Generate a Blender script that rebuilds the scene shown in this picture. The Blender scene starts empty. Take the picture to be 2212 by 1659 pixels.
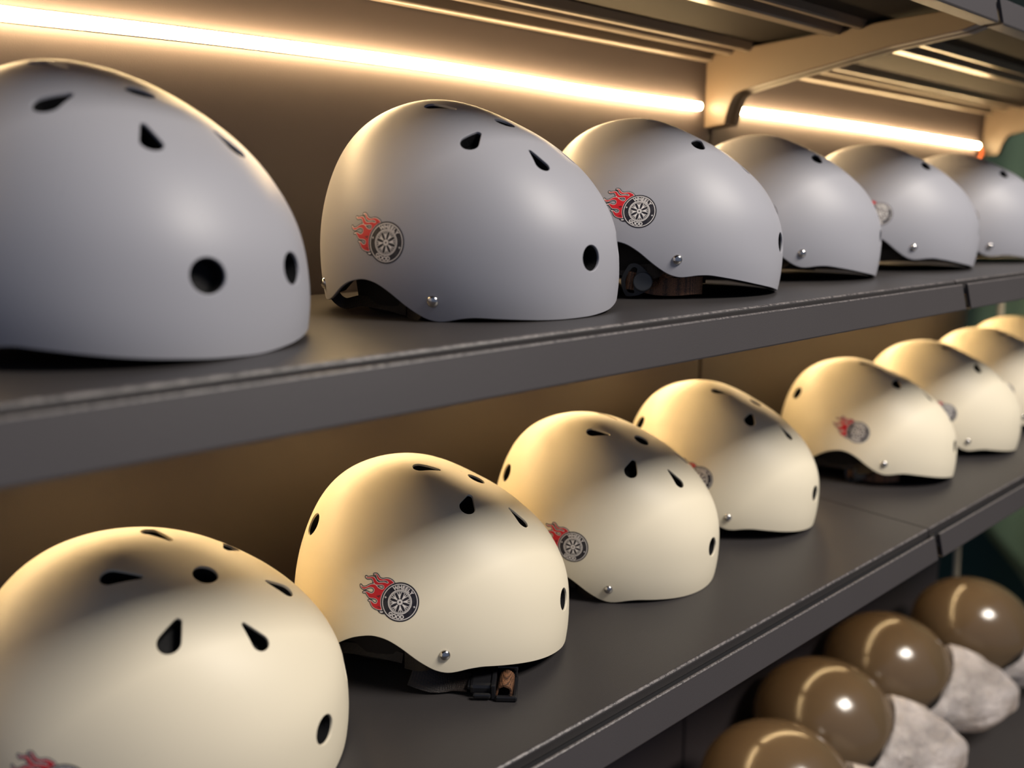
import bpy, bmesh, math, random
import numpy as np
from mathutils import Vector, Matrix, noise

random.seed(7)
S = bpy.context.scene
C = S.collection
R = math.radians

# ------------------------------------------------------------------ camera
YAW, PITCH, ROLL = 0.8822124, 0.2077969, -0.0060691
FPX = 1720.43
cam_d = bpy.data.cameras.new('camera')
cam = bpy.data.objects.new('camera', cam_d)
C.objects.link(cam)
fw = Vector((math.cos(YAW) * math.cos(PITCH), math.sin(YAW) * math.cos(PITCH), -math.sin(PITCH)))
rt = Vector((math.sin(YAW), -math.cos(YAW), 0))
up = rt.cross(fw)
r2 = math.cos(ROLL) * rt + math.sin(ROLL) * up
u2 = -math.sin(ROLL) * rt + math.cos(ROLL) * up
M = Matrix((r2, u2, -fw)).transposed().to_4x4()
M.translation = Vector((0, -0.383, 0.0806))
cam.matrix_world = M
cam_d.sensor_fit = 'HORIZONTAL'
cam_d.sensor_width = 36
cam_d.lens = FPX / 2212 * 36
cam_d.clip_start = 0.01
cam_d.dof.use_dof = True
cam_d.dof.focus_distance = 0.69
cam_d.dof.aperture_fstop = 3.0
S.camera = cam

# ------------------------------------------------------------------ world, lamps, exposure
w = bpy.data.worlds.new('world')
S.world = w
w.use_nodes = True
w.node_tree.nodes['Background'].inputs[0].default_value = (0.56, 0.68, 1.0, 1)
w.node_tree.nodes['Background'].inputs[1].default_value = 0.19

def area(name, loc, sx, sy, power, col, target=None):
    l = bpy.data.lights.new(name, 'AREA')
    l.shape = 'RECTANGLE'
    l.size, l.size_y = sx, sy
    l.energy = power
    l.color = col
    o = bpy.data.objects.new(name, l)
    C.objects.link(o)
    o.location = loc
    if target is not None:
        d = Vector(target) - Vector(loc)
        o.rotation_euler = d.to_track_quat('-Z', 'Y').to_euler()
    return o

# ceiling panel lamps of the shop, in front of the shelves
area('ceiling_panel_lamp', (1.15, -1.42, 1.62), 0.85, 0.75, 98, (1.0, 0.92, 0.82))
LED_STRENGTH = 108.0
S.view_settings.view_transform = 'Standard'
S.view_settings.look = 'None'
S.view_settings.gamma = 1
S.view_settings.use_curve_mapping = False
S.view_settings.exposure = 0.0

# ------------------------------------------------------------------ materials
def mat(name, col, rough=0.5, metal=0.0, spec=0.5, bump=None, bscale=400.0, var=0.0, vscale=30.0, coat=0.0, sheen=0.0):
    m = bpy.data.materials.new(name)
    m.use_nodes = True
    nt = m.node_tree
    b = nt.nodes['Principled BSDF']
    b.inputs['Base Color'].default_value = (*col, 1)
    b.inputs['Roughness'].default_value = rough
    b.inputs['Metallic'].default_value = metal
    b.inputs['Specular IOR Level'].default_value = spec
    b.inputs['Coat Weight'].default_value = coat
    b.inputs['Coat Roughness'].default_value = 0.08
    b.inputs['Sheen Weight'].default_value = sheen
    tc = nt.nodes.new('ShaderNodeTexCoord')
    if bump:
        n = nt.nodes.new('ShaderNodeTexNoise')
        n.inputs['Scale'].default_value = bscale
        n.inputs['Detail'].default_value = 3
        nt.links.new(tc.outputs['Object'], n.inputs['Vector'])
        bp = nt.nodes.new('ShaderNodeBump')
        bp.inputs['Strength'].default_value = bump
        bp.inputs['Distance'].default_value = 0.0006
        nt.links.new(n.outputs['Fac'], bp.inputs['Height'])
        nt.links.new(bp.outputs['Normal'], b.inputs['Normal'])
    if var:
        n2 = nt.nodes.new('ShaderNodeTexNoise')
        n2.inputs['Scale'].default_value = vscale
        n2.inputs['Detail'].default_value = 4
        nt.links.new(tc.outputs['Object'], n2.inputs['Vector'])
        mx = nt.nodes.new('ShaderNodeMix')
        mx.data_type = 'RGBA'
        mx.inputs[6].default_value = (*[c * (1 - var) for c in col], 1)
        mx.inputs[7].default_value = (*[min(1, c * (1 + var)) for c in col], 1)
        nt.links.new(n2.outputs['Fac'], mx.inputs[0])
        nt.links.new(mx.outputs[2], b.inputs['Base Color'])
    return m

def weave_mat(name, c1, c2, scale=900):
    m = bpy.data.materials.new(name)
    m.use_nodes = True
    nt = m.node_tree
    b = nt.nodes['Principled BSDF']
    b.inputs['Roughness'].default_value = 0.55
    tc = nt.nodes.new('ShaderNodeTexCoord')
    ck = nt.nodes.new('ShaderNodeTexVoronoi')
    ck.inputs['Scale'].default_value = scale
    ck.inputs['Randomness'].default_value = 0.25
    nt.links.new(tc.outputs['Object'], ck.inputs['Vector'])
    rp = nt.nodes.new('ShaderNodeValToRGB')
    rp.color_ramp.elements[0].color = (*c2, 1)
    rp.color_ramp.elements[1].color = (*c1, 1)
    rp.color_ramp.elements[0].position = 0.2
    rp.color_ramp.elements[1].position = 0.6
    nt.links.new(ck.outputs['Distance'], rp.inputs['Fac'])
    nt.links.new(rp.outputs['Color'], b.inputs['Base Color'])
    bp = nt.nodes.new('ShaderNodeBump')
    bp.inputs['Strength'].default_value = 0.6
    bp.inputs['Distance'].default_value = 0.0005
    bp.invert = True
    nt.links.new(ck.outputs['Distance'], bp.inputs['Height'])
    nt.links.new(bp.outputs['Normal'], b.inputs['Normal'])
    return m

def emit_mat(name, col, strength):
    m = bpy.data.materials.new(name)
    m.use_nodes = True
    nt = m.node_tree
    nt.nodes.remove(nt.nodes['Principled BSDF'])
    e = nt.nodes.new('ShaderNodeEmission')
    e.inputs[0].default_value = (*col, 1)
    e.inputs[1].default_value = strength
    nt.links.new(e.outputs[0], nt.nodes['Material Output'].inputs[0])
    return m

MAT = {
    'grey': mat('matte_grey_shell', (0.345, 0.347, 0.388), 0.48, spec=0.42, bump=0.03, bscale=2500),
    'cream': mat('matte_cream_shell', (0.80, 0.725, 0.565), 0.50, spec=0.42, bump=0.03, bscale=2500),
    'foam': mat('black_foam', (0.006, 0.006, 0.007), 0.6, spec=0.25, bump=0.7, bscale=700),
    'pad': mat('dark_padding', (0.012, 0.009, 0.008), 0.9, bump=0.4, bscale=900),
    'rivet': mat('steel_rivet', (0.62, 0.60, 0.58), 0.16, metal=1.0),
    'plastic': mat('black_plastic', (0.012, 0.012, 0.014), 0.28, bump=0.08, bscale=1200),
    'knob': mat('charcoal_plastic', (0.05, 0.055, 0.065), 0.5),
    'web': weave_mat('brown_webbing', (0.030, 0.014, 0.008), (0.33, 0.15, 0.07)),
    'webdark': weave_mat('dark_webbing', (0.006, 0.004, 0.004), (0.022, 0.012, 0.008)),
    'black': mat('print_black', (0.014, 0.012, 0.020), 0.45),
    'white': mat('print_white', (0.80, 0.76, 0.74), 0.5),
    'red': mat('print_red', (0.62, 0.010, 0.022), 0.5),
    'plate': mat('charcoal_powder_coat', (0.038, 0.035, 0.036), 0.40, bump=0.28, bscale=1300, var=0.10, vscale=14),
    'rail': mat('grey_rail_coat', (0.053, 0.048, 0.051), 0.42, bump=0.18, bscale=1100, var=0.06, vscale=9),
    'under_shade': mat('shade_dark_underside', (0.014, 0.0115, 0.0105), 0.85, spec=0.15, var=0.1, vscale=8),  # shelf underside: shade put into the colour, darker than the plate's own coat
    'groove': mat('black_groove', (0.010, 0.010, 0.012), 0.6),
    'under': mat('brown_steel', (0.13, 0.108, 0.094), 0.28, bump=0.15, bscale=900, var=0.08, vscale=8),
    'bracket': mat('bracket_steel', (0.125, 0.092, 0.066), 0.45, bump=0.12, bscale=700),
    'panel': mat('back_panel_coat', (0.086, 0.071, 0.074), 0.5, bump=0.12, bscale=900, var=0.07, vscale=5),
    'bronze': mat('gloss_bronze', (0.115, 0.078, 0.044), 0.18, spec=0.7),
    'trim': mat('dark_trim', (0.02, 0.017, 0.015), 0.5),
    'green': mat('green_cloth', (0.078, 0.125, 0.078), 0.85, bump=0.3, bscale=600, var=0.2, vscale=6),
    'dgreen': mat('dark_green_cloth', (0.018, 0.055, 0.045), 0.9, bump=0.3, bscale=600),
    'pale': mat('pale_tape', (0.42, 0.37, 0.27), 0.7),
    'wire': mat('orange_wire', (0.65, 0.16, 0.06), 0.5),
    'floor': mat('floor_brown', (0.09, 0.075, 0.065), 0.6, var=0.2, vscale=3),
    'sidewall': mat('side_wall_paint', (0.03, 0.045, 0.035), 0.8, var=0.1, vscale=3),
    'led': emit_mat('warm_led', (1.0, 0.69, 0.34), LED_STRENGTH),
    'led_wide': emit_mat('warm_led_wide', (1.0, 0.69, 0.34), LED_STRENGTH * 0.66),
}

def film_mat():
    m = bpy.data.materials.new('crumpled_film')
    m.use_nodes = True
    nt = m.node_tree
    b = nt.nodes['Principled BSDF']
    b.inputs['Base Color'].default_value = (0.86, 0.80, 0.79, 1)
    b.inputs['Roughness'].default_value = 0.14
    b.inputs['Specular IOR Level'].default_value = 0.8
    tr = nt.nodes.new('ShaderNodeBsdfTranslucent')
    tr.inputs[0].default_value = (0.8, 0.72, 0.68, 1)
    tp = nt.nodes.new('ShaderNodeBsdfTransparent')
    m1 = nt.nodes.new('ShaderNodeMixShader')
    m1.inputs[0].default_value = 0.35
    nt.links.new(b.outputs[0], m1.inputs[1])
    nt.links.new(tr.outputs[0], m1.inputs[2])
    m2 = nt.nodes.new('ShaderNodeMixShader')
    m2.inputs[0].default_value = 0.42
    nt.links.new(m1.outputs[0], m2.inputs[1])
    nt.links.new(tp.outputs[0], m2.inputs[2])
    tc2 = nt.nodes.new('ShaderNodeTexCoord')
    nz = nt.nodes.new('ShaderNodeTexNoise')
    nz.inputs['Scale'].default_value = 17
    nz.inputs['Detail'].default_value = 4
    nt.links.new(tc2.outputs['Object'], nz.inputs['Vector'])
    mr = nt.nodes.new('ShaderNodeMapRange')
    mr.inputs[1].default_value = 0.35
    mr.inputs[2].default_value = 0.65
    mr.inputs[3].default_value = 0.12
    mr.inputs[4].default_value = 0.60
    nt.links.new(nz.outputs['Fac'], mr.inputs[0])
    nt.links.new(mr.outputs[0], m2.inputs[0])
    nt.links.new(m2.outputs[0], nt.nodes['Material Output'].inputs[0])
    tc = nt.nodes.new('ShaderNodeTexCoord')
    n = nt.nodes.new('ShaderNodeTexNoise')
    n.inputs['Scale'].default_value = 24
    n.inputs['Detail'].default_value = 5
    n.inputs['Roughness'].default_value = 0.6
    nt.links.new(tc.outputs['Object'], n.inputs['Vector'])
    bp = nt.nodes.new('ShaderNodeBump')
    bp.inputs['Strength'].default_value = 0.9
    bp.inputs['Distance'].default_value = 0.02
    nt.links.new(n.outputs['Fac'], bp.inputs['Height'])
    nt.links.new(bp.outputs['Normal'], b.inputs['Normal'])
    return m
MAT['film'] = film_mat()
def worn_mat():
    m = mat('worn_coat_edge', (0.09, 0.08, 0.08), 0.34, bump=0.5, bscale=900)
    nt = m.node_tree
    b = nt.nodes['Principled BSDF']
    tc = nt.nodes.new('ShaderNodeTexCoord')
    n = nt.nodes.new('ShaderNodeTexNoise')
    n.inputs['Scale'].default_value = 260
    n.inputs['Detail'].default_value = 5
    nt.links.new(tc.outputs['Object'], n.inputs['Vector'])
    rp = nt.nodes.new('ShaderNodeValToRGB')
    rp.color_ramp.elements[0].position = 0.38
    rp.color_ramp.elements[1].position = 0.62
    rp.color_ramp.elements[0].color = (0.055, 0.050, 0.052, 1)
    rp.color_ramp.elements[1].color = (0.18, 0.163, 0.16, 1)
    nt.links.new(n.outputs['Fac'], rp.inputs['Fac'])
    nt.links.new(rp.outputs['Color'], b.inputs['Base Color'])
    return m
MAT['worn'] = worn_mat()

# ------------------------------------------------------------------ helpers
def link(name, me, parent=None, m=None):
    o = bpy.data.objects.new(name, me)
    C.objects.link(o)
    if parent is not None:
        o.parent = parent
    if m is not None:
        mt = MAT[m] if isinstance(m, str) else m
        if len(me.materials):
            me.materials[0] = mt
        else:
            me.materials.append(mt)
    return o

def empty(name, loc=(0, 0, 0), rot=None):
    o = bpy.data.objects.new(name, None)
    C.objects.link(o)
    o.empty_display_size = 0.03
    if rot is not None:
        o.matrix_world = rot
    else:
        o.location = loc
    return o

def tag(o, label, cat, group=None, kind=None):
    if label:
        o['label'] = label
    if cat:
        o['category'] = cat
    if group:
        o['group'] = group
    if kind:
        o['kind'] = kind
    return o

def smooth(me, on=True):
    me.polygons.foreach_set('use_smooth', [on] * len(me.polygons))

def pydata(name, v, f, smoothed=False):
    me = bpy.data.meshes.new(name)
    me.from_pydata([tuple(map(float, p)) for p in v], [], [tuple(map(int, q)) for q in f])
    me.update()
    if smoothed:
        smooth(me)
    return me

def box_me(name, a, b, bevel=0.0, seg=2):
    bm = bmesh.new()
    bmesh.ops.create_cube(bm, size=1)
    for v in bm.verts:
        v.co = Vector([(a[i] + b[i]) / 2 + v.co[i] * (b[i] - a[i]) for i in range(3)])
    if bevel:
        bmesh.ops.bevel(bm, geom=bm.edges[:], offset=bevel, segments=seg, affect='EDGES', profile=0.5)
    me = bpy.data.meshes.new(name)
    bm.to_mesh(me)
    bm.free()
    return me

def extrude_x(name, poly, x0, x1, bevel=0.0, worn=(), under=()):
    """closed (y,z) outline extruded along x"""
    bm = bmesh.new()
    a = [bm.verts.new((x0, p[0], p[1])) for p in poly]
    b = [bm.verts.new((x1, p[0], p[1])) for p in poly]
    bm.faces.new(a)
    bm.faces.new(list(reversed(b)))
    n = len(poly)
    for i in range(n):
        fc = bm.faces.new((a[(i + 1) % n], a[i], b[i], b[(i + 1) % n]))
        if i in worn:
            fc.material_index = 1
        if i in under:
            fc.material_index = 2
    bmesh.ops.recalc_face_normals(bm, faces=bm.faces[:])
    if bevel:
        bmesh.ops.bevel(bm, geom=bm.edges[:], offset=bevel, segments=2, affect='EDGES', profile=0.5, clamp_overlap=True)
    me = bpy.data.meshes.new(name)
    bm.to_mesh(me)
    bm.free()
    return me

def tube_me(name, pts, rad, seg=12, cap=True, flat=1.0):
    pts = [Vector(p) for p in pts]
    v, f = [], []
    for i, p in enumerate(pts):
        t = (pts[min(i + 1, len(pts) - 1)] - pts[max(i - 1, 0)]).normalized()
        a = t.cross(Vector((0, 0, 1)))
        if a.length < 1e-3:
            a = t.cross(Vector((0, 1, 0)))
        a.normalize()
        b = t.cross(a)
        for k in range(seg):
            an = 2 * math.pi * k / seg
            v.append(p + rad * (flat * math.cos(an) * a + math.sin(an) * b))
    for i in range(len(pts) - 1):
        for k in range(seg):
            k2 = (k + 1) % seg
            f.append((i * seg + k, i * seg + k2, (i + 1) * seg + k2, (i + 1) * seg + k))
    if cap:
        f.append(tuple(reversed(range(seg))))
        f.append(tuple(range((len(pts) - 1) * seg, len(pts) * seg)))
    return pydata(name, v, f, True)

def catmull(pts, n=8):
    pts = [Vector(p) for p in pts]
    out = []
    P = [pts[0] * 2 - pts[1]] + pts + [pts[-1] * 2 - pts[-2]]
    for i in range(1, len(P) - 2):
        p0, p1, p2, p3 = P[i - 1:i + 3]
        for k in range(n):
            t = k / n
            out.append(0.5 * (2 * p1 + (p2 - p0) * t + (2 * p0 - 5 * p1 + 4 * p2 - p3) * t * t + (3 * p1 - p0 - 3 * p2 + p3) * t ** 3))
    out.append(pts[-1])
    return out

def ribbon_me(name, pts, wdirs, width, thick):
    """a webbing strap along pts; wdirs = width direction at each control point"""
    n = 8
    c = catmull(pts, n)
    wd = catmull(wdirs, n)
    v, f = [], []
    for i, p in enumerate(c):
        t = (c[min(i + 1, len(c) - 1)] - c[max(i - 1, 0)]).normalized()
        a = wd[i] - t * wd[i].dot(t)
        a.normalize()
        nn = t.cross(a)
        for sx, sn in ((-1, -1), (1, -1), (1, 1), (-1, 1)):
            v.append(p + a * sx * width / 2 + nn * sn * thick / 2)
    for i in range(len(c) - 1):
        for k in range(4):
            k2 = (k + 1) % 4
            f.append((i * 4 + k, i * 4 + k2, i * 4 + 4 + k2, i * 4 + 4 + k))
    f.append((3, 2, 1, 0))
    e = (len(c) - 1) * 4
    f.append((e, e + 1, e + 2, e + 3))
    return pydata(name, v, f)

def clip(P, T, F):
    """keep the part of the triangle mesh where field F > 0; returns verts, tris, cut vertex ids, cut edges, source pairs"""
    pos = F > 0
    cnt = pos[T].sum(1)
    full = T[cnt == 3]
    newp, cache = [], {}
    N = len(P)

    def cut(a, b):
        key = (a, b) if a < b else (b, a)
        if key not in cache:
            t = F[key[0]] / (F[key[0]] - F[key[1]])
            cache[key] = N + len(newp)
            newp.append(P[key[0]] * (1 - t) + P[key[1]] * t)
        return cache[key]
    extra, edges = [], []
    for tri in T[(cnt == 1) | (cnt == 2)]:
        tri = [int(x) for x in tri]
        k = [bool(pos[x]) for x in tri]
        while not (k[0] and not k[2]):
            tri = tri[1:] + tri[:1]
            k = k[1:] + k[:1]
        a, b, c = tri
        if k[1]:
            bc, ca = cut(b, c), cut(c, a)
            extra += [(a, b, bc), (a, bc, ca)]
            edges.append((bc, ca))
        else:
            ab, ca = cut(a, b), cut(c, a)
            extra.append((a, ab, ca))
            edges.append((ab, ca))
    allP = np.concatenate([P, np.array(newp)]) if newp else P
    allT = np.concatenate([full, np.array(extra, int)]) if extra else full
    used = np.unique(allT)
    remap = -np.ones(len(allP), int)
    remap[used] = np.arange(len(used))
    ed = [(remap[a], remap[b]) for a, b in edges if a != b]
    cutv = remap[np.arange(N, len(allP))]
    return allP[used], remap[allT], cutv[cutv >= 0], ed

# ------------------------------------------------------------------ skate helmet surface
mm = 0.001
PP = dict(Ht=0.178002, xt=-0.0434319, Af=0.1429986, pf=2.3499859, qf=1.2012531, Ar=0.1109138, pr=2.1144441, qr=2.855955,
          W=0.1100456, pw=1.8662095, qw=2.1286124, kf=0.0316305, kr=0.0499869, kw=0.0456545, n=2.1799577)
ZB = 0.04

def raw_samples(nu=160, nv=90):
    t = np.linspace(0, 1, nv)
    z = -0.012 + (PP['Ht'] + 0.012) * np.sin(t * np.pi / 2)
    s = np.clip((z - ZB) / (PP['Ht'] - ZB), 0, 1)
    b = np.clip((ZB - z) / ZB, 0, 1.3) ** 2
    g = lambda A, p, q, k: A * np.maximum(1 - s ** p, 0) ** (1 / q) * (1 - k * b)
    af, ar, wd = g(PP['Af'], PP['pf'], PP['qf'], PP['kf']), g(PP['Ar'], PP['pr'], PP['qr'], PP['kr']), g(PP['W'], PP['pw'], PP['qw'], PP['kw'])
    ph = np.linspace(0, 2 * np.pi, nu, endpoint=False)
    co, si = np.cos(ph), np.sin(ph)
    e = 2 / PP['n']
    cx, cy = np.sign(co) * np.abs(co) ** e, np.sign(si) * np.abs(si) ** e
    x = PP['xt'] + np.where(cx[None] > 0, af[:, None] * cx, ar[:, None] * cx)
    y = wd[:, None] * cy
    return np.stack([x, y, np.broadcast_to(z[:, None], x.shape)], -1).reshape(-1, 3)

CEN = np.array([0.0, 0, 0.055])
EXPS = [(i, j, k) for d in (9, 10) for j in range(0, d + 1, 2) for i in range(0, d - j + 1) for k in [d - j - i]]

def basis(d):
    return np.stack([d[:, 0] ** i * d[:, 1] ** j * d[:, 2] ** k for i, j, k in EXPS], 1)

_p = raw_samples() - CEN
_r = np.linalg.norm(_p, axis=1)
COEF = np.linalg.lstsq(basis(_p / _r[:, None]), _r, rcond=1e-9)[0]

def rad(d):
    return basis(d) @ COEF

def on_surf(p):
    d = np.atleast_2d(p) - CEN
    d = d / np.linalg.norm(d, axis=1)[:, None]
    return CEN + d * rad(d)[:, None]

def fld(p):
    d = np.atleast_2d(p) - CEN
    l = np.linalg.norm(d, axis=1)
    return l - rad(d / l[:, None])

def nrm(p):
    p = np.atleast_2d(p)
    h = 2e-4
    g = np.stack([fld(p + h * e) - fld(p - h * e) for e in np.eye(3)], 1)
    return g / np.linalg.norm(g, axis=1)[:, None]

RIM = np.array([(97, 0, 6.5), (96.3, -8.4, 6.8), (92, -32, 8.3), (85, -48.5, 10.2), (79, -57, 11.2), (68.9, -70, 13.2), (47, -87, 17.2), (26, -97.6, 20.3),
                (15, -101, 19.9), (5.5, -103.4, 18.2), (-2, -105.3, 17.6), (-12, -107, 20.7), (-25, -109, 29.5), (-38, -110, 40.5), (-50, -109.6, 48),
                (-63, -108.5, 51), (-79, -105.5, 48), (-91, -101.5, 42), (-101, -97, 35), (-110, -91, 30), (-121, -82.5, 27), (-135, -65, 27),
                (-150, -30, 29), (-154, 0, 30)])
_ra = np.arctan2(np.abs(RIM[:, 1]), RIM[:, 0] - CEN[0] * 1000)
_da = np.linspace(0, np.pi, 721)
_dz = np.interp(_da, _ra, RIM[:, 2])
_k = np.exp(-0.5 * (np.arange(-20, 21) / 7.0) ** 2)
_k /= _k.sum()
_dz = np.convolve(np.concatenate([_dz[20:0:-1], _dz, _dz[-2:-22:-1]]), _k, 'valid')

def rim_z(phi):
    return np.interp(np.abs((phi + np.pi) % (2 * np.pi) - np.pi), _da, _dz) * mm

def surf_grid(nu, nv, lift=0.0, top=True):
    """grid of surface points from the rim (row 0) to the pole"""
    phi = np.linspace(-np.pi, np.pi, nu, endpoint=False)
    zr = rim_z(phi) + lift
    el = np.zeros(nu) - 0.2
    for _ in range(40):
        d = np.stack([np.cos(el) * np.cos(phi), np.cos(el) * np.sin(phi), np.sin(el)], 1)
        r = rad(d)
        z = CEN[2] + r * d[:, 2]
        el = el + (zr - z) / np.maximum(r, 0.05) * 0.8
    t = np.linspace(0, 1, nv)
    E = el[None] + (np.pi / 2 - el[None]) * t[:, None]
    ph = np.broadcast_to(phi[None], E.shape)
    d = np.stack([np.cos(E) * np.cos(ph), np.cos(E) * np.sin(ph), np.sin(E)], -1).reshape(-1, 3)
    return (CEN + d * rad(d)[:, None])

def grid_tris(nu, nv):
    i, j = np.meshgrid(np.arange(nv - 1), np.arange(nu), indexing='ij')
    a = (i * nu + j).ravel()
    b = (i * nu + (j + 1) % nu).ravel()
    c = ((i + 1) * nu + (j + 1) % nu).ravel()
    d = ((i + 1) * nu + j).ravel()
    return np.concatenate([np.stack([a, b, c], 1), np.stack([a, c, d], 1)])

# vents: (fat end, tip, fat radius, tip radius) in mm; round ones have no tip
VENTS = [((14, 0, 155), None, 9.0, 0)]
for s in (1, -1):
    VENTS += [((-34, 28.5 * s, 172), (-17.5, 23 * s, 168), 6.6, 2.2),
              ((11, 55.5 * s, 142), (12.5, 44 * s, 150), 7.6, 3.0),
              ((57.5, 29.5 * s, 123), (46.5, 25 * s, 134), 6.6, 2.0),
              ((94, 31.5 * s, 53), None, 10.4, 0),
              ((-126, 45 * s, 124), None, 10.6, 0)]

def vent_field(P):
    out = np.full(len(P), 1.0)
    ids = np.zeros(len(P), int)
    for n, (a, b, r1, r2) in enumerate(VENTS):
        A = on_surf(np.array(a) * mm)[0]
        N = nrm(A)[0]
        if b is not None:
            B = on_surf(np.array(b) * mm)[0]
            mid = nrm((A + B) / 2)[0]
            N = mid
            e1 = (B - A) - N * ((B - A) @ N)
            h = np.linalg.norm(e1)
            e1 /= h
        else:
            e1 = np.cross(N, [0, 1, 0.3])
            e1 /= np.linalg.norm(e1)
            h = 0
        e2 = np.cross(N, e1)
        q = P - A
        x, y, dn = np.abs(q @ e2), q @ e1, q @ N
        r1m, r2m = r1 * mm, r2 * mm
        if h > 0:
            bb = (r1m - r2m) / h
            aa = math.sqrt(1 - bb * bb)
            k = -bb * x + aa * y
            sd = np.where(k < 0, np.hypot(x, y) - r1m, np.where(k > aa * h, np.hypot(x, y - h) - r2m, x * aa + y * bb - r1m))
        else:
            sd = np.hypot(x, y) - r1m
        sd = np.where(np.linalg.norm(q, axis=1) < 0.06, sd, 1.0)
        better = sd < out
        out = np.where(better, sd, out)
        ids = np.where(better, n, ids)
    return out, ids

def build_shell():
    nu, nv = 300, 130
    P = surf_grid(nu, nv)
    T = grid_tris(nu, nv)
    Fv, _ = vent_field(P)
    P2, T2, cv, ed = clip(P, T, Fv)
    P2[cv] = on_surf(P2[cv])
    N2 = nrm(P2)
    V = [P2]
    NN = [N2]
    base = len(P2)
    # vent walls
    cp = P2[cv]
    h = 3e-4
    g = np.stack([vent_field(cp + h * e)[0] - vent_field(cp - h * e)[0] for e in np.eye(3)], 1)
    cn = N2[cv]
    g = g - cn * (g * cn).sum(1)[:, None]
    g /= np.linalg.norm(g, axis=1)[:, None] + 1e-9
    into = -g
    r1 = cp + into * 0.00022 - cn * 0.00010
    r2_ = cp + into * 0.00055 - cn * 0.00055
    r3 = r2_ - cn * 0.0012
    r4 = r3 + into * 0.0003
    r5 = r4 - cn * 0.0105
    V += [r1, r2_, r3, r4, r5]
    n1 = cn * 0.8 + into * 0.6
    NN += [n1 / np.linalg.norm(n1, axis=1)[:, None], into, into, into, into]
    mids = [0] * len(T2)
    idx = {int(v): i for i, v in enumerate(cv)}
    m = len(cv)
    faces = [tuple(t) for t in T2]
    rings = [lambda i, k=k: base + k * m + i for k in range(5)]
    for a, b in ed:
        ia, ib = idx[int(a)], idx[int(b)]
        prev = (int(a), int(b))
        for k in range(5):
            cur = (rings[k](ia), rings[k](ib))
            faces.append((prev[1], prev[0], cur[0], cur[1]))
            mids.append(1 if k > 2 else 0)
            prev = cur
    # rim edge
    nb = base + 5 * m
    rimv = P[:nu]
    # rim points sit first in P; find them again in P2 (none are cut)
    rn = nrm(rimv)
    tang = np.roll(rimv, -1, 0) - np.roll(rimv, 1, 0)
    tang /= np.linalg.norm(tang, axis=1)[:, None]
    dn = np.cross(rn, tang)
    dn /= np.linalg.norm(dn, axis=1)[:, None]
    if dn[:, 2].mean() > 0:
        dn = -dn
    e0 = rimv.copy()
    e1 = rimv + dn * 0.0004 - rn * 0.0003
    e2 = rimv + dn * 0.0007 - rn * 0.0012
    e3 = rimv + dn * 0.0005 - rn * 0.0030
    e4 = rimv - dn * 0.0060 - rn * 0.0034
    V += [e0, e1, e2, e3, e4]
    q = rn * 0.7 + dn * 0.7
    NN += [rn, q / np.linalg.norm(q, axis=1)[:, None], dn, (dn - rn) / np.linalg.norm(dn - rn, axis=1)[:, None], -rn]
    for k in range(4):
        for i in range(nu):
            i2 = (i + 1) % nu
            a, b = nb + k * nu + i, nb + k * nu + i2
            faces.append((b, a, a + nu, b + nu))
            mids.append(1 if k > 2 else 0)
    me = pydata('helmet_shell', np.concatenate(V), faces, True)
    me.polygons.foreach_set('material_index', mids)
    me.normals_split_custom_set_from_vertices([tuple(x) for x in np.concatenate(NN)])
    return me

def offset_rows(nu, nv, lift, off):
    P = surf_grid(nu, nv, lift)
    return P - nrm(P) * off(np.repeat(np.linspace(0, 1, nv), nu))[:, None]

def build_liner():
    nu, nv = 72, 22
    o = offset_rows(nu, nv, 0.0035, lambda t: 0.0036 + 0.0084 * np.clip(t / 0.16, 0, 1))
    i = offset_rows(nu, nv, 0.0040, lambda t: 0.014 + 0.014 * np.clip(t / 0.2, 0, 1))
    T = grid_tris(nu, nv)
    faces = [tuple(t) for t in T] + [tuple(reversed(t + nu * nv)) for t in T]
    for k in range(nu):
        k2 = (k + 1) % nu
        faces.append((k2, k, nu * nv + k, nu * nv + k2))
    return pydata('helmet_liner', np.concatenate([o, i]), faces, True)

def build_rivet(p, r=4.5):
    """domed rivet head sitting on the shell"""
    A = on_surf(np.array(p) * mm)[0]
    N = nrm(A)[0]
    e1 = np.cross(N, [0, 0, 1.0])
    e1 /= np.linalg.norm(e1)
    e2 = np.cross(N, e1)
    prof = [(1.0, -0.3), (1.0, 0.12), (0.93, 0.28), (0.78, 0.45), (0.55, 0.58), (0.28, 0.66), (0.0, 0.69)]
    v, f = [], []
    seg = 20
    for q, hgt in prof[:-1]:
        for k in range(seg):
            a = 2 * math.pi * k / seg
            v.append(A + (q * (math.cos(a) * e1 + math.sin(a) * e2) + hgt * N) * r * mm)
    v.append(A + N * prof[-1][1] * r * mm)
    for i in range(len(prof) - 2):
        for k in range(seg):
            k2 = (k + 1) % seg
            f.append((i * seg + k, i * seg + k2, (i + 1) * seg + k2, (i + 1) * seg + k))
    e = (len(prof) - 2) * seg
    for k in range(seg):
        f.append((e + k, e + (k + 1) % seg, len(v) - 1))
    me = pydata('rivet_head', v, f, True)
    bm = bmesh.new()
    bm.from_mesh(me)
    bmesh.ops.recalc_face_normals(bm, faces=bm.faces[:])
    bm.to_mesh(me)
    bm.free()
    return me

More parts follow.
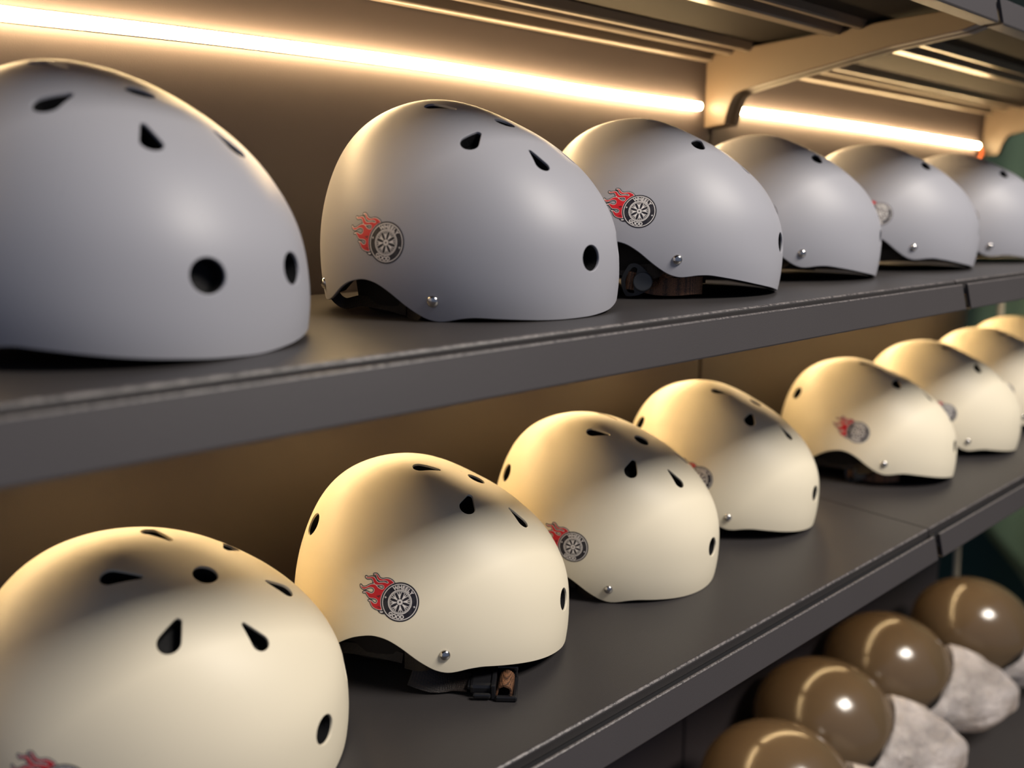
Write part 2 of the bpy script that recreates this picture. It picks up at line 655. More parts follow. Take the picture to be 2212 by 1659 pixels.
# ------------------------------------------------------------------ printed sticker (flaming wheel)
# outline of the red flame in units of the close-up the drawing was measured in: wheel centre (1205, 930), wheel half width 482, half height 511
FLAME = [(1060, 470), (1010, 395), (930, 345), (850, 330), (780, 345), (715, 338), (670, 312), (640, 270), (612, 232), (575, 208), (528, 214), (566, 226), (597, 262),
         (615, 318), (650, 360), (705, 385), (780, 378), (850, 382), (895, 408), (905, 440), (870, 448), (800, 425), (720, 432), (655, 430), (610, 405), (570, 345), (530, 300), (470, 285), (400, 300),
         (350, 296), (318, 278), (330, 310), (375, 332), (440, 322), (490, 340), (515, 395), (545, 455), (600, 490), (680, 490), (750, 488), (790, 515), (798, 560), (770, 598), (715, 598), (650, 565),
         (600, 515), (550, 480), (480, 478), (410, 505), (340, 545), (260, 558), (215, 530), (190, 500), (200, 545), (245, 592), (300, 602), (360, 575), (430, 552), (500, 560), (545, 600), (545, 660), (510, 705),
         (450, 712), (390, 685), (330, 672), (262, 688), (320, 690), (360, 730), (400, 790), (450, 828), (520, 832), (590, 848), (635, 890), (630, 940), (590, 972), (540, 962), (500, 925), (455, 895), (412, 890), (452, 918),
         (475, 975), (505, 1035), (560, 1085), (640, 1118), (760, 1130), (1000, 1100), (1205, 930)]

def seg_dist(px, py, poly):
    d = np.full(px.shape, 1e9)
    inside = np.zeros(px.shape, bool)
    n = len(poly)
    for i in range(n):
        x1, y1 = poly[i]
        x2, y2 = poly[(i + 1) % n]
        ex, ey = x2 - x1, y2 - y1
        t = np.clip(((px - x1) * ex + (py - y1) * ey) / (ex * ex + ey * ey + 1e-12), 0, 1)
        d = np.minimum(d, np.hypot(px - x1 - t * ex, py - y1 - t * ey))
        c = ((y1 > py) != (y2 > py))
        xi = x1 + (py - y1) * ex / (ey if abs(ey) > 1e-9 else 1e-9)
        inside ^= c & (px < xi)
    return np.where(inside, -d, d)

def smooth_poly(poly):
    c = catmull([(*p, 0) for p in poly] + [(*poly[0], 0)], 3)
    return [(p.x, p.y) for p in c[:-1]]

def build_sticker(cx=-39.5):
    RW = 15.6 * mm
    Pc = on_surf(np.array((cx, -105.5, 77.0)) * mm)[0]
    N = nrm(Pc)[0]
    eu = np.array([1.0, 0, 0]) - N * N[0]
    eu /= np.linalg.norm(eu)
    ev = np.cross(N, eu)
    if ev[2] < 0:
        ev = -ev

    def to3(uv, off):
        q = Pc + uv[:, :1] * RW * eu + uv[:, 1:2] * RW * ev
        for _ in range(6):
            q = q - N * (fld(q) / (nrm(q) @ N))[:, None]
        return q + nrm(q) * off

    verts, faces, mats = [], [], []

    def add(uv, tris, off, mi):
        b = sum(len(v) for v in verts)
        p = to3(uv, off)
        verts.append(p)
        # keep faces pointing outwards
        t0 = tris[0]
        nn = np.cross(p[t0[1]] - p[t0[0]], p[t0[2]] - p[t0[0]])
        for t in tris:
            nn = np.cross(p[t[1]] - p[t[0]], p[t[2]] - p[t[0]])
            faces.append(tuple(int(x) + b for x in (t if nn @ N > 0 else t[::-1])))
            mats.append(mi)

    def region(sd, off, mi, x0, x1, y0, y1, step):
        gx = np.arange(x0, x1 + step, step)
        gy = np.arange(y0, y1 + step, step)
        X, Y = np.meshgrid(gx, gy)
        P = np.stack([X.ravel(), Y.ravel()], 1)
        nx = len(gx)
        i, j = np.meshgrid(np.arange(len(gy) - 1), np.arange(nx - 1), indexing='ij')
        a = (i * nx + j).ravel()
        T = np.concatenate([np.stack([a, a + 1, a + nx + 1], 1), np.stack([a, a + nx + 1, a + nx], 1)])
        F = -sd(P[:, 0], P[:, 1])
        P2, T2, _, _ = clip(P, T, F)
        if len(T2):
            add(P2, T2, off, mi)

    fl = smooth_poly([((x - 1205) / 482, (930 - y) / 511) for x, y in FLAME])
    fs = lambda x, y: seg_dist(x, y, fl)
    st = 0.030
    wheel = lambda x, y: np.hypot(x, y) - 1.0
    tail = [((x - 1205) / 482, (930 - y) / 511) for x, y in [(650, 1150), (690, 1205), (750, 1235), (840, 1235), (900, 1150)]]
    region(lambda x, y: np.minimum(np.minimum(fs(x, y) - 0.068, wheel(x, y)), seg_dist(x, y, tail) - 0.02), 0.00012, 0, -2.25, 1.04, -1.05, 1.56, st)
    region(lambda x, y: np.maximum(fs(x, y) - 0.024, 1.0 - np.hypot(x, y)), 0.00022, 1, -2.2, 0.0, -0.6, 1.5, 0.026)
    region(lambda x, y: np.maximum(fs(x, y) + 0.004, 1.02 - np.hypot(x, y)), 0.00032, 2, -2.2, 0.0, -0.6, 1.5, 0.026)
    tl2 = [((x - 1205) / 482, (930 - y) / 511) for x, y in [(690, 1172), (715, 1205), (790, 1208), (770, 1190), (800, 1172)]]
    region(lambda x, y: seg_dist(x, y, tl2), 0.00022, 1, -1.2, -0.7, -0.65, -0.4, 0.02)
    # dark hatching strokes on the flame
    for pl in ([(600, 770), (660, 782), (690, 830), (650, 800)], [(640, 770), (700, 760), (705, 800), (680, 780)], [(600, 1052), (690, 1040), (690, 1052)], [(630, 1080), (715, 1066), (715, 1080)], [(930, 415), (960, 440), (985, 425), (965, 455)]):
        pp = [((x - 1205) / 482, (930 - y) / 511) for x, y in pl]
        region(lambda x, y, pp=pp: seg_dist(x, y, pp) - 0.004, 0.0004, 0, min(p[0] for p in pp) - .05, max(p[0] for p in pp) + .05, min(p[1] for p in pp) - .05, max(p[1] for p in pp) + .05, 0.012)
    ring = lambda a, b: (lambda x, y: np.abs(np.hypot(x, y) - (a + b) / 2) - (b - a) / 2)

    def ring_mesh(a, b, off, mi, n=72):
        an = np.linspace(0, 2 * np.pi, n, endpoint=False)
        uv = np.concatenate([np.stack([a * np.cos(an), a * np.sin(an)], 1), np.stack([b * np.cos(an), b * np.sin(an)], 1)])
        i = np.arange(n)
        j = (i + 1) % n
        add(uv, np.concatenate([np.stack([i, j, j + n], 1), np.stack([i, j + n, i + n], 1)]), off, mi)
    ring_mesh(0.885, 0.925, 0.00024, 1)
    for a, b in ((0.585, 0.625), (0.548, 0.568), (0.515, 0.530)):
        ring_mesh(a, b, 0.00024, 1)
    rot = -18
    # forked spokes
    for k in range(8):
        a = R(rot + 22.5 + 45 * k)
        def pol(r, da):
            return (r * math.cos(a + R(da)), r * math.sin(a + R(da)))
        for da0, da1, wd in ((0, -13, 0.020), (0, 0, 0.020), (0, 13, 0.020)):
            p0, p1 = np.array(pol(0.25, 0)), np.array(pol(0.505, da1))
            dd = p1 - p0
            dd /= np.linalg.norm(dd)
            pn = np.array([-dd[1], dd[0]])
            uv = np.array([p0 - pn * 0.030, p0 + pn * 0.030, p1 + pn * 0.014, p1 - pn * 0.014])
            add(uv, np.array([(0, 1, 2), (0, 2, 3)]), 0.00024 + 0.00001 * (da1 + 13) / 13, 1)
        p0 = np.array(pol(0.18, 0))
        p1 = np.array(pol(0.30, 0))
        dd = (p1 - p0) / np.linalg.norm(p1 - p0)
        pn = np.array([-dd[1], dd[0]])
        uv = np.array([p0 - pn * 0.028, p0 + pn * 0.028, p1 + pn * 0.050, p1 - pn * 0.050])
        add(uv, np.array([(0, 1, 2), (0, 2, 3)]), 0.00027, 1)
    ring_mesh(0.050, 0.150, 0.00028, 1)
    for k in range(8):
        a = 2 * math.pi * k / 8
        c = np.array([0.105 * math.cos(a), 0.105 * math.sin(a)])
        an = np.linspace(0, 2 * np.pi, 8, endpoint=False)
        uv = np.concatenate([[c], c + 0.014 * np.stack([np.cos(an), np.sin(an)], 1)])
        add(uv, np.array([(0, 1 + i, 1 + (i + 1) % 8) for i in range(8)]), 0.00034, 0)
    # small four-point stars and tread strokes
    for a in (R(180 + rot), R(rot)):
        c = np.array([0.79 * math.cos(a), 0.79 * math.sin(a)])
        uv = [c]
        for k in range(8):
            b = a + k * math.pi / 4
            rr = 0.075 if k % 2 == 0 else 0.026
            uv.append(c + rr * np.array([math.cos(b), math.sin(b)]))
        add(np.array(uv), np.array([(0, 1 + i, 1 + (i + 1) % 8) for i in range(8)]), 0.00026, 1)
    for r0, a0, a1 in ((0.70, 140, 154), (0.76, 132, 150), (0.82, 135, 148), (0.70, 178, 205), (0.76, 176, 208), (0.82, 180, 200), (0.70, -3, 18), (0.76, 0, 24), (0.82, 6, 20), (0.70, -48, -30), (0.76, -52, -34), (0.82, -50, -40)):
        an = np.radians(np.linspace(a0, a1, 8))
        uv = np.concatenate([np.stack([(r0 - 0.005) * np.cos(an), (r0 - 0.005) * np.sin(an)], 1), np.stack([(r0 + 0.005) * np.cos(an), (r0 + 0.005) * np.sin(an)], 1)])
        add(uv, np.array([t for i in range(7) for t in ((i, i + 1, i + 9), (i, i + 9, i + 8))]), 0.00022, 3)
    # lettering set on the arcs
    def letters(txt, centre, step, r0, size, bottom):
        n = len(txt)
        wd = {'W': 1.35, 'H': 1.0, 'E': 0.82, 'L': 0.80, 'Y': 0.98, 'G': 1.0, 'O': 1.05, 'D': 1.0}
        tot = sum(wd[c] for c in txt)
        pos = -tot / 2
        for ch in txt:
            mid = pos + wd[ch] / 2
            pos += wd[ch]
            cu = bpy.data.curves.new('letter', 'FONT')
            cu.body = ch
            cu.size = size
            cu.offset = size * 0.036
            cu.resolution_u = 5
            cu.align_x = 'CENTER'
            ob = bpy.data.objects.new('letter', cu)
            C.objects.link(ob)
            dg = bpy.context.evaluated_depsgraph_get()
            m2 = bpy.data.meshes.new_from_object(ob.evaluated_get(dg))
            bpy.data.objects.remove(ob)
            bm = bmesh.new()
            bm.from_mesh(m2)
            bmesh.ops.triangulate(bm, faces=bm.faces[:])
            co = np.array([v.co[:2] for v in bm.verts])
            tr = np.array([[v.index for v in f.verts] for f in bm.faces])
            bm.free()
            bpy.data.meshes.remove(m2)
            h = size * 0.72
            co = co - np.array([0, h / 2])
            if bottom:
                a = R(centre + mid * step)
                ca, sa = math.cos(a + math.pi / 2), math.sin(a + math.pi / 2)
            else:
                a = R(centre - mid * step)
                ca, sa = math.cos(a - math.pi / 2), math.sin(a - math.pi / 2)
            q = np.stack([co[:, 0] * ca - co[:, 1] * sa, co[:, 0] * sa + co[:, 1] * ca], 1)
            q = q + r0 * np.array([math.cos(a), math.sin(a)])
            add(q, tr, 0.00027, 1)
    letters('WHEELY', 74, 15.2, 0.752, 0.272, False)
    letters('GOOD', 255, 15.6, 0.752, 0.272, True)
    me = pydata('flaming_wheel_print', np.concatenate(verts), faces, True)
    for k in ('black', 'white', 'red'):
        me.materials.append(MAT[k])
    me.materials.append(mat('print_grey', (0.10, 0.095, 0.10), 0.5))
    me.polygons.foreach_set('material_index', mats)
    return me

SHELL = build_shell()
SHELL.materials.append(MAT['grey'])
SHELL.materials.append(MAT['foam'])
SHELL_C = SHELL.copy()
SHELL_C.materials[0] = MAT['cream']
LINER = build_liner()
LINER.materials.append(MAT['foam'])
STICKER = build_sticker()
STICKER_B = build_sticker(-49.0)
RIVETS = [build_rivet((-3.5, s * 106.8, 33.5), 4.6) for s in (-1, 1)] + [build_rivet((-121, s * 84, 41), 4.6) for s in (-1, 1)]
for m_ in RIVETS:
    m_.materials.append(MAT['rivet'])

def V3(*a):
    return Vector(a) * mm

def strap_mesh(kind, s):
    if kind == 'front':
        me = ribbon_me('front_strap', [V3(-4, s * 101, 36), V3(-10, s * 100, 29), V3(-24, s * 95, 23), V3(-40, s * 86, 21)], [Vector((1, 0, .4)), Vector((1, 0, .4)), Vector((.7, 0, .8)), Vector((.3, 0, 1))], 0.016, 0.0014)
    elif kind == 'rear':
        me = ribbon_me('rear_strap', [V3(-116, s * 78, 40), V3(-117, s * 76, 29), V3(-110, s * 73, 22), V3(-92, s * 75, 25), V3(-62, s * 82, 24), V3(-42, s * 85, 21)], [Vector((.2, -.3 * s, 1)), Vector((.5, -.4 * s, .8)), Vector((.1, -.5 * s, 1)), Vector((0, -.3 * s, 1)), Vector((0, -.2 * s, 1)), Vector((0, 0, 1))], 0.009, 0.0014)
    return me

STRAPS = [(k, strap_mesh(k, s)) for s in (-1, 1) for k in ('front', 'rear')]
CHIN = ribbon_me('chin_strap', [V3(-40, -84, 21), V3(-15, -70, 21), V3(15, -45, 20), V3(25, 0, 20), V3(15, 45, 20), V3(-15, 70, 21), V3(-40, 84, 21)], [Vector((0, 0, 1))] * 7, 0.014, 0.0014)
for k, m_ in STRAPS:
    m_.materials.append(MAT['webdark'])
CHIN.materials.append(MAT['webdark'])
PAD = None
def build_pad():
    nu, nv = 48, 6
    P = surf_grid(nu, 40, 0.006)[:nu * nv].reshape(nv, nu, 3)
    P = P.reshape(-1, 3)
    n = nrm(P)
    t = np.repeat(np.linspace(0, 1, nv), nu)
    o = P - n * (0.016 + 0.010 * np.sin(t * np.pi))[:, None]
    i = P - n * 0.013
    T = grid_tris(nu, nv)
    return pydata('comfort_pad', np.concatenate([o, i]), [tuple(reversed(x)) for x in T] + [tuple(x + nu * nv) for x in T], True)
PAD = build_pad()
PAD.materials.append(MAT['pad'])

def build_band():  # ring added inside the shell to block light showing under the rim
    phi = np.concatenate([np.radians(np.linspace(0, 360, 80))])
    V_, F_ = [], []
    rows = []
    for off in (0.028, 0.033):
        for z in (0.016, 0.024, 0.036, 0.055):
            ring = []
            for p in phi:
                d = np.array([math.cos(p), math.sin(p), 0.0])
                q = on_surf(CEN + d * 0.1 + np.array([0, 0, max(z, 0.03) - CEN[2]]) * 0.6)[0]
                rr = math.hypot(q[0] - CEN[0], q[1]) - off - 0.006 * (z < 0.02)
                ring.append((CEN[0] + rr * d[0], rr * d[1], z))
            rows.append(len(V_))
            V_ += ring
    n = len(phi)
    order = [0, 1, 2, 3, 7, 6, 5, 4]
    for a in range(8):
        r0, r1 = rows[order[a]], rows[order[(a + 1) % 8]]
        for k in range(n - 1):
            F_.append((r0 + k, r0 + k + 1, r1 + k + 1, r1 + k))
    return pydata('light_block_band', V_, F_, True)
BAND = build_band()
BAND.materials.append(MAT['pad'])

rim_pts = None
def helmet(pose, cream, shelf_top, label, group, back=False):
    global rim_pts
    x, y, z, h, p, r = pose
    rot = Matrix.Rotation(R(h), 4, 'Z') @ Matrix.Rotation(R(p), 4, 'Y') @ Matrix.Rotation(R(r), 4, 'X')
    if rim_pts is None:
        n = len(SHELL.vertices)
        co = np.zeros(n * 3)
        SHELL.vertices.foreach_get('co', co)
        rim_pts = co.reshape(-1, 3)[-1500:]
    m3 = np.array(rot.to_3x3())
    low = (rim_pts @ m3.T)[:, 2].min()
    root = empty('skate_helmet', rot=Matrix.Translation((x, y, shelf_top - low)) @ rot)
    tag(root, label, 'helmet', group)
    link('shell', SHELL_C if cream else SHELL, root)
    link('foam_liner', LINER, root)
    link('comfort_pad', PAD, root)
    link('light_block_band', BAND, root)
    for m_ in RIVETS:
        link('rivet', m_, root)
    link('sticker', STICKER_B if back else STICKER, root)['label'] = 'flaming wheel sticker reading WHEELY GOOD'
    for k, m_ in STRAPS:
        link('strap', m_, root)
    link('chin_strap', CHIN, root)
    return root

# ------------------------------------------------------------------ structure: back wall, floor, side wall
YW = 0.373          # front face of the back panels
X0, XJ, X2 = -0.25, 1.003, 2.003
ZTOP = {'top': 0.311, 'upper': 0.0, 'lower': -0.311, 'base': -0.9195}
PLATE = 0.0034      # plate surface stands this much above the rail top

wall = empty('wall_back', (0.9, YW + 0.03, -1.3))
tag(wall, 'dark brown steel back wall of the shelving', 'wall', kind='structure')
def wchild(name, me, m):
    o = link(name, me, None, m)
    o.parent = wall
    o.matrix_parent_inverse = Matrix.Translation((-0.9, -YW - 0.03, 1.3))
    return o
for a, b in ((X0, XJ - 0.003), (XJ + 0.003, X2)):
    for z0, z1 in ((-1.3, -0.3955), (-0.3935, 0.62)):
        wchild('panel', box_me('panel', (a, YW, z0), (b, YW + 0.02, z1), 0.001), 'panel')
for xx in (XJ, X2):
    wchild('upright', box_me('upright', (xx - 0.018, YW + 0.0201, -1.3), (xx + 0.018, YW + 0.06, 0.62), 0.002), 'bracket')

fl = link('floor', box_me('floor', (-2.5, -3.5, -1.34), (4.0, 1.6, -1.30)), None, 'floor')
tag(fl, 'dark brown shop floor', 'floor', kind='structure')
sw = link('wall_side', box_me('wall_side', (3.3, -3.5, -1.30), (3.36, 1.6, 1.3)), None, 'sidewall')
tag(sw, 'dim green grey wall beyond the shelving', 'wall', kind='structure')

# ------------------------------------------------------------------ shelves
def bracket_mesh(zt, x):
    q = lambda y, z: (y, zt - 0.311 + z)
    low = catmull([(q(0.337, 0.204)[0], q(0, 0.206)[1], 0), (q(0.332, 0)[0], q(0, 0.225)[1], 0), (0.322, q(0, 0.244)[1], 0), (0.300, q(0, 0.2505)[1], 0), (0.252, q(0, 0.257)[1], 0)], 5)
    poly = [(p.x, p.y) for p in low] + [q(0.111, 0.274), q(0.028, 0.279), q(0.010, 0.283), q(0.006, 0.302), q(0.10, 0.3045), q(YW - 0.0006, 0.3045), q(YW - 0.0006, 0.204)]
    return extrude_x('bracket', poly, x - 0.0075, x + 0.0075, 0.0015)

def shelf(level, a, b, label, base=False):
    zt = ZTOP[level]
    root = empty('shelf', ((a + b) / 2, 0.19, zt - 0.03))
    tag(root, label, 'shelf', 'dark metal shelves')
    inv = Matrix.Translation((-(a + b) / 2, -0.19, -(zt - 0.03)))
    def part(name, me, m, *more):
        o = link(name, me, root, m)
        for k in more:
            me.materials.append(MAT[k])
        o.matrix_parent_inverse = inv
        return o
    yf = -0.05 if base else 0.0
    # plate with rolled front lip
    zp = zt + PLATE
    arc = [(yf + 0.0150 - 0.0030 * math.sin(t), zp - 0.0030 + 0.0030 * math.cos(t)) for t in np.linspace(math.pi / 2, 0, 7)]
    lip = [(yf + 0.0120, zt - 0.006)] + arc + [(YW - 0.002, zp), (YW - 0.002, zt - 0.002), (yf + 0.02, zt - 0.002), (yf + 0.02, zt - 0.006)]
    part('plate', extrude_x('plate', lip, a, b, worn=(3, 4, 5), under=(9,)), 'plate', 'worn', 'under_shade')
    part('groove', box_me('groove', (a, yf + 0.0022, zt - 0.012), (b, yf + 0.0200, zt - 0.0068)), 'groove')
    arc = [(yf + 0.0010 - 0.0019 * math.sin(t), zt - 0.0019 + 0.0019 * math.cos(t)) for t in np.linspace(0, math.pi / 2, 7)]
    rail = [(yf + 0.0020, zt - 0.0118), (yf + 0.0020, zt - 0.0006), (yf + 0.0016, zt)] + arc + [(yf - 0.0074, zt - 0.0275), (yf - 0.0070, zt - 0.0288), (yf - 0.0055, zt - 0.0292), (yf + 0.010, zt - 0.0292), (yf + 0.010, zt - 0.0275), (yf - 0.0040, zt - 0.0272), (yf + 0.0002, zt - 0.0118)]
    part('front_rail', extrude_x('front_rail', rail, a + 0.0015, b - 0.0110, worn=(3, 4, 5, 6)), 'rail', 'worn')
    # stiffening channels and rear flange below the plate
    for yc, hw, dp in ((0.333, 0.0055, 0.0125), (0.303, 0.0050, 0.0125), (0.178, 0.0085, 0.0130), (0.145, 0.0045, 0.0110)):
        ch = [(yc - hw - 0.004, zt - 0.0022), (yc - hw, zt - dp + 0.002), (yc - hw + 0.002, zt - dp), (yc + hw - 0.002, zt - dp), (yc + hw, zt - dp + 0.002), (yc + hw + 0.004, zt - 0.0022)]
        part('stiffening_rib', extrude_x('stiffening_rib', ch, a + 0.0175, b - 0.0175), 'under')
    part('rear_flange', extrude_x('rear_flange', [(YW - 0.013, zt - 0.0022), (YW - 0.013, zt - 0.016), (YW - 0.011, zt - 0.018), (YW - 0.0022, zt - 0.018), (YW - 0.0022, zt - 0.0022)], a + 0.02, b - 0.02, 0.001), 'under')
    for xx in ((b,) if a == X0 else (b - 0.008,)):
        part('bracket', bracket_mesh(zt, xx - 0.0086), 'bracket')
    if a == X0:
        part('bracket', bracket_mesh(zt, a + 0.0086), 'bracket')
    else:
        part('bracket', bracket_mesh(zt, a + 0.0086), 'bracket')
    # black end caps that close the rail ends
    for xx, sg in ((b - 0.0108, 1),):
        cap = [(yf + 0.0060, zt - 0.0012), (yf + 0.0030, zt - 0.0012), (yf - 0.0030, zt - 0.0275), (yf + 0.009, zt - 0.0275)]
        part('end_cap', extrude_x('end_cap', cap, xx, xx + 0.0095), 'groove')
    return root

shelf('top', X0, XJ - 0.001, 'dark metal shelf seen from below above the grey helmets, before the bracket')
shelf('top', XJ + 0.001, X2, 'dark metal shelf seen from below, past the bracket above the grey helmets')
shelf('upper', X0, XJ - 0.001, 'charcoal metal shelf carrying the first grey helmets')
shelf('upper', XJ + 0.001, X2, 'charcoal metal shelf section past the joint under the grey helmets')
shelf('lower', X0, XJ - 0.001, 'charcoal metal shelf carrying the first four cream helmets')
shelf('lower', XJ + 0.001, X2, 'charcoal metal shelf section past the joint under the cream helmets')
shelf('base', X0, XJ - 0.001, 'dark base shelf before the joint beneath the bronze helmets', True)
shelf('base', XJ + 0.001, X2, 'dark base shelf past the joint carrying bronze helmets', True)

# ------------------------------------------------------------------ LED strips on the back wall
LZ = [(0.114, .235), (0.213, .237), (0.335, .2385), (0.487, .239), (0.613, .237), (0.764, .2335), (0.97, .2325)]
def led(level, pts, label, wire=False):
    dz = {'top': 0.0, 'upper': -0.311, 'lower': -0.622}[level]
    p = [(x, YW - (0.0048 if level == 'top' else 0.0018), z + dz) for x, z in pts]
    c = catmull(p, 6)
    root = empty('led_strip', (pts[0][0], YW, pts[0][1] + dz))
    tag(root, label, 'light strip', 'warm LED strips on the back wall')
    inv = Matrix.Translation((-pts[0][0], -YW, -pts[0][1] - dz))
    o = link('light_tube', tube_me('light_tube', c, 0.0050 if level == 'top' else 0.0076, 16, True, 0.75 if level == 'top' else 0.04), root, 'led' if level == 'top' else 'led_wide')
    o.matrix_parent_inverse = inv
    bk = [Vector((q.x, YW - 0.0007, q.z)) for q in c]
    o = link('backing_tape', ribbon_me('backing_tape', bk[::4], [Vector((0, 0, 1))] * len(bk[::4]), 0.012, 0.0010), root, 'pale')
    o.matrix_parent_inverse = inv
    if wire:
        o = link('lead_wire', tube_me('lead_wire', catmull([c[-1] + Vector((0.002, -0.002, -0.004)), c[-1] + Vector((0.009, -0.006, -0.010)), c[-1] + Vector((0.012, -0.004, -0.020)), c[-1] + Vector((0.012, 0.000, -0.030))], 6), 0.0035, 8), root, 'wire')
        o.matrix_parent_inverse = inv
B1 = [(X0 + 0.02, .2345), (-0.05, .2345)] + LZ
B2 = [(1.050, .2335), (1.25, .2335), (1.489, .232), (1.75, .2285), (1.948, .2255)]
led('top', B1, 'glowing warm LED strip, gently sagging, along the wall behind the first grey helmets')
led('top', B2, 'glowing warm LED strip between the two brackets behind the last grey helmets', True)
led('upper', B1, 'warm LED strip hidden under the upper shelf behind the first cream helmets')
led('upper', B2, 'warm LED strip hidden under the upper shelf past its joint')
led('lower', B1, 'warm LED strip hidden under the lower shelf before its joint')
led('lower', B2, 'warm LED strip hidden under the lower shelf past its joint')

# ------------------------------------------------------------------ helmets on the two shelves
GU = 'matte grey helmets on the upper shelf'
GL = 'matte cream helmets on the lower shelf'
TU, TL = PLATE + 0.0002, ZTOP['lower'] + PLATE + 0.0002
UP = [((.1402, .1486, 0, -67.6, 0.0, 0.2), 'matte grey skate helmet with both forehead vents showing, at the row end'),
      ((.4305, .1511, 0, -65.2, -0.9, 6.9), 'matte grey skate helmet with its whole flaming wheel sticker and two rivets showing'),
      ((.6671, .1499, 0, -51.5, 0.3, -4.6), 'matte grey skate helmet with a round black strap adjuster under its ear cutout'),
      ((.9294, .1802, 0, -52.4, 0.8, -2.3), 'matte grey skate helmet without visible sticker, next to the strap adjuster one'),
      ((1.1925, .1702, 0, -54.0, 1.3, -1.5), 'matte grey skate helmet standing at the upper shelf joint, sticker edge showing'),
      ((1.479, .1687, 0, -60.0, 0.9, 1.5), 'matte grey skate helmet farthest past the upper shelf joint')]
LO = [((.1614, .1633, 0, -40.6, -0.2, 7.6), 'matte cream skate helmet at the row end, all its top vents showing'),
      ((.4004, .1779, 0, -42.0, -0.4, -6.5), 'matte cream skate helmet with a black buckle lying beneath its rim'),
      ((.6425, .1901, 0, -56.5, -0.2, 6.3), 'matte cream skate helmet next to the buckle one, sticker partly covered'),
      ((.8680, .2023, 0, -59.7, 0.8, -1.2), 'matte cream skate helmet just before the lower shelf joint, sticker nearly covered'),
      ((1.1953, .1654, 0, -61.5, -2.0, -6.0), 'matte cream skate helmet just past the lower shelf joint with clear sticker'),
      ((1.4385, .1647, 0, -54.1, 1.1, 0.3), 'matte cream skate helmet, second past the lower shelf joint'),
      ((1.682, .165, 0, -54.0, 1.0, 0.0), 'matte cream skate helmet, third past the lower shelf joint'),
      ((1.917, .190, 0, -54.0, 1.0, 0.0), 'matte cream skate helmet, fourth past the lower shelf joint')]
HU = [helmet(p, False, TU, l, GU, i in (3, 4)) for i, (p, l) in enumerate(UP)]
HL = [helmet(p, True, TL, l, GL) for p, l in LO]

# strap adjuster hanging in the ear cutout (triangular slider with round knob) and its webbing
def adjuster(root, dy, glow=True):
    y = -0.094 + dy
    out = [(-44.5, 30), (-41, 30), (-36, 27), (-30, 21), (-27, 14), (-30, 6), (-37, 1), (-45, -0.5), (-49.5, -0.5), (-52, 3), (-54.5, 10), (-54.5, 16), (-51, 24), (-47.5, 29)]
    inn = [(-44.8, 26), (-42.5, 26.6), (-40, 24.5), (-41.5, 19), (-44, 13), (-43, 6), (-42, 2.6), (-46, 2.6), (-48.6, 3.8), (-50.6, 10), (-50.6, 15), (-48.4, 21)]
    bm = bmesh.new()
    vs = []
    n = 48
    def resample(pl):
        c = catmull([(*q, 0) for q in pl] + [(*pl[0], 0)], 6)[:-1]
        L = [0]
        for i in range(len(c)):
            L.append(L[-1] + (c[(i + 1) % len(c)] - c[i]).length)
        r_ = []
        for k in range(n):
            s = L[-1] * k / n
            i = max(j for j in range(len(c)) if L[j] <= s)
            t = (s - L[i]) / max(L[i + 1] - L[i], 1e-9)
            r_.append(c[i].lerp(c[(i + 1) % len(c)], t))
        return r_
    o_, i_ = resample(out), resample(inn)
    for pts, yy in ((o_, y), (i_, y), (i_, y + 0.003), (o_, y + 0.003)):
        vs.append([bm.verts.new((p.x * mm, yy, p.y * mm)) for p in pts])
    for a, b in ((0, 1), (1, 2), (2, 3), (3, 0)):
        for k in range(n):
            k2 = (k + 1) % n
            bm.faces.new((vs[a][k], vs[a][k2], vs[b][k2], vs[b][k]))
    bmesh.ops.recalc_face_normals(bm, faces=bm.faces[:])
    me = bpy.data.meshes.new('strap_adjuster')
    bm.to_mesh(me)
    bm.free()
    ad = link('strap_adjuster', me, root, 'plastic')
    ad['label'] = 'black triangular strap adjuster'
    bm = bmesh.new()
    bmesh.ops.create_cone(bm, cap_ends=True, segments=40, radius1=0.0094, radius2=0.0088, depth=0.007, matrix=Matrix.Translation((-0.0345, y - 0.003, 0.013)) @ Matrix.Rotation(R(90), 4, 'X'))
    bmesh.ops.bevel(bm, geom=[e for e in bm.edges if len(e.link_faces) == 2 and any(len(f.verts) > 10 for f in e.link_faces)], offset=0.0012, segments=3, affect='EDGES', profile=0.5)
    me = bpy.data.meshes.new('knob')
    bm.to_mesh(me)
    bm.free()
    link('knob', me, ad, 'knob')
    yy = -94 + dy * 1000
    pts = [V3(-52, yy + 4, 14), V3(-46, yy - 1.2, 14), V3(-38, yy + 3, 12.5), V3(-22, yy + 6, 9), V3(-5, yy + 5, 8.7), V3(12, yy + 9, 10.4), V3(20, yy + 20, 10.5), V3(10, yy + 34, 10.5)]
    me = ribbon_me('chin_webbing', pts, [Vector((0.1, 0, 1)), Vector((0.15, 0, 1)), Vector((.1, 0, 1)), Vector((0, 0, 1)), Vector((0, 0, 1)), Vector((0, 0, 1)), Vector((0, 0, 1)), Vector((0, 0, 1))], 0.0165, 0.0014)
    st = link('strap', me, root, 'web')
    st['label'] = 'brown woven strap'
    me = ribbon_me('front_webbing', [V3(-8, yy + 2, 30), V3(-15, yy + 4, 19), V3(-30, yy + 5, 12)], [Vector((1, 0, .5))] * 3, 0.015, 0.0014)
    link('strap', me, root, 'web')['label'] = 'brown woven strap'
adjuster(HU[2], 0.0)
adjuster(HL[4], 0.012)

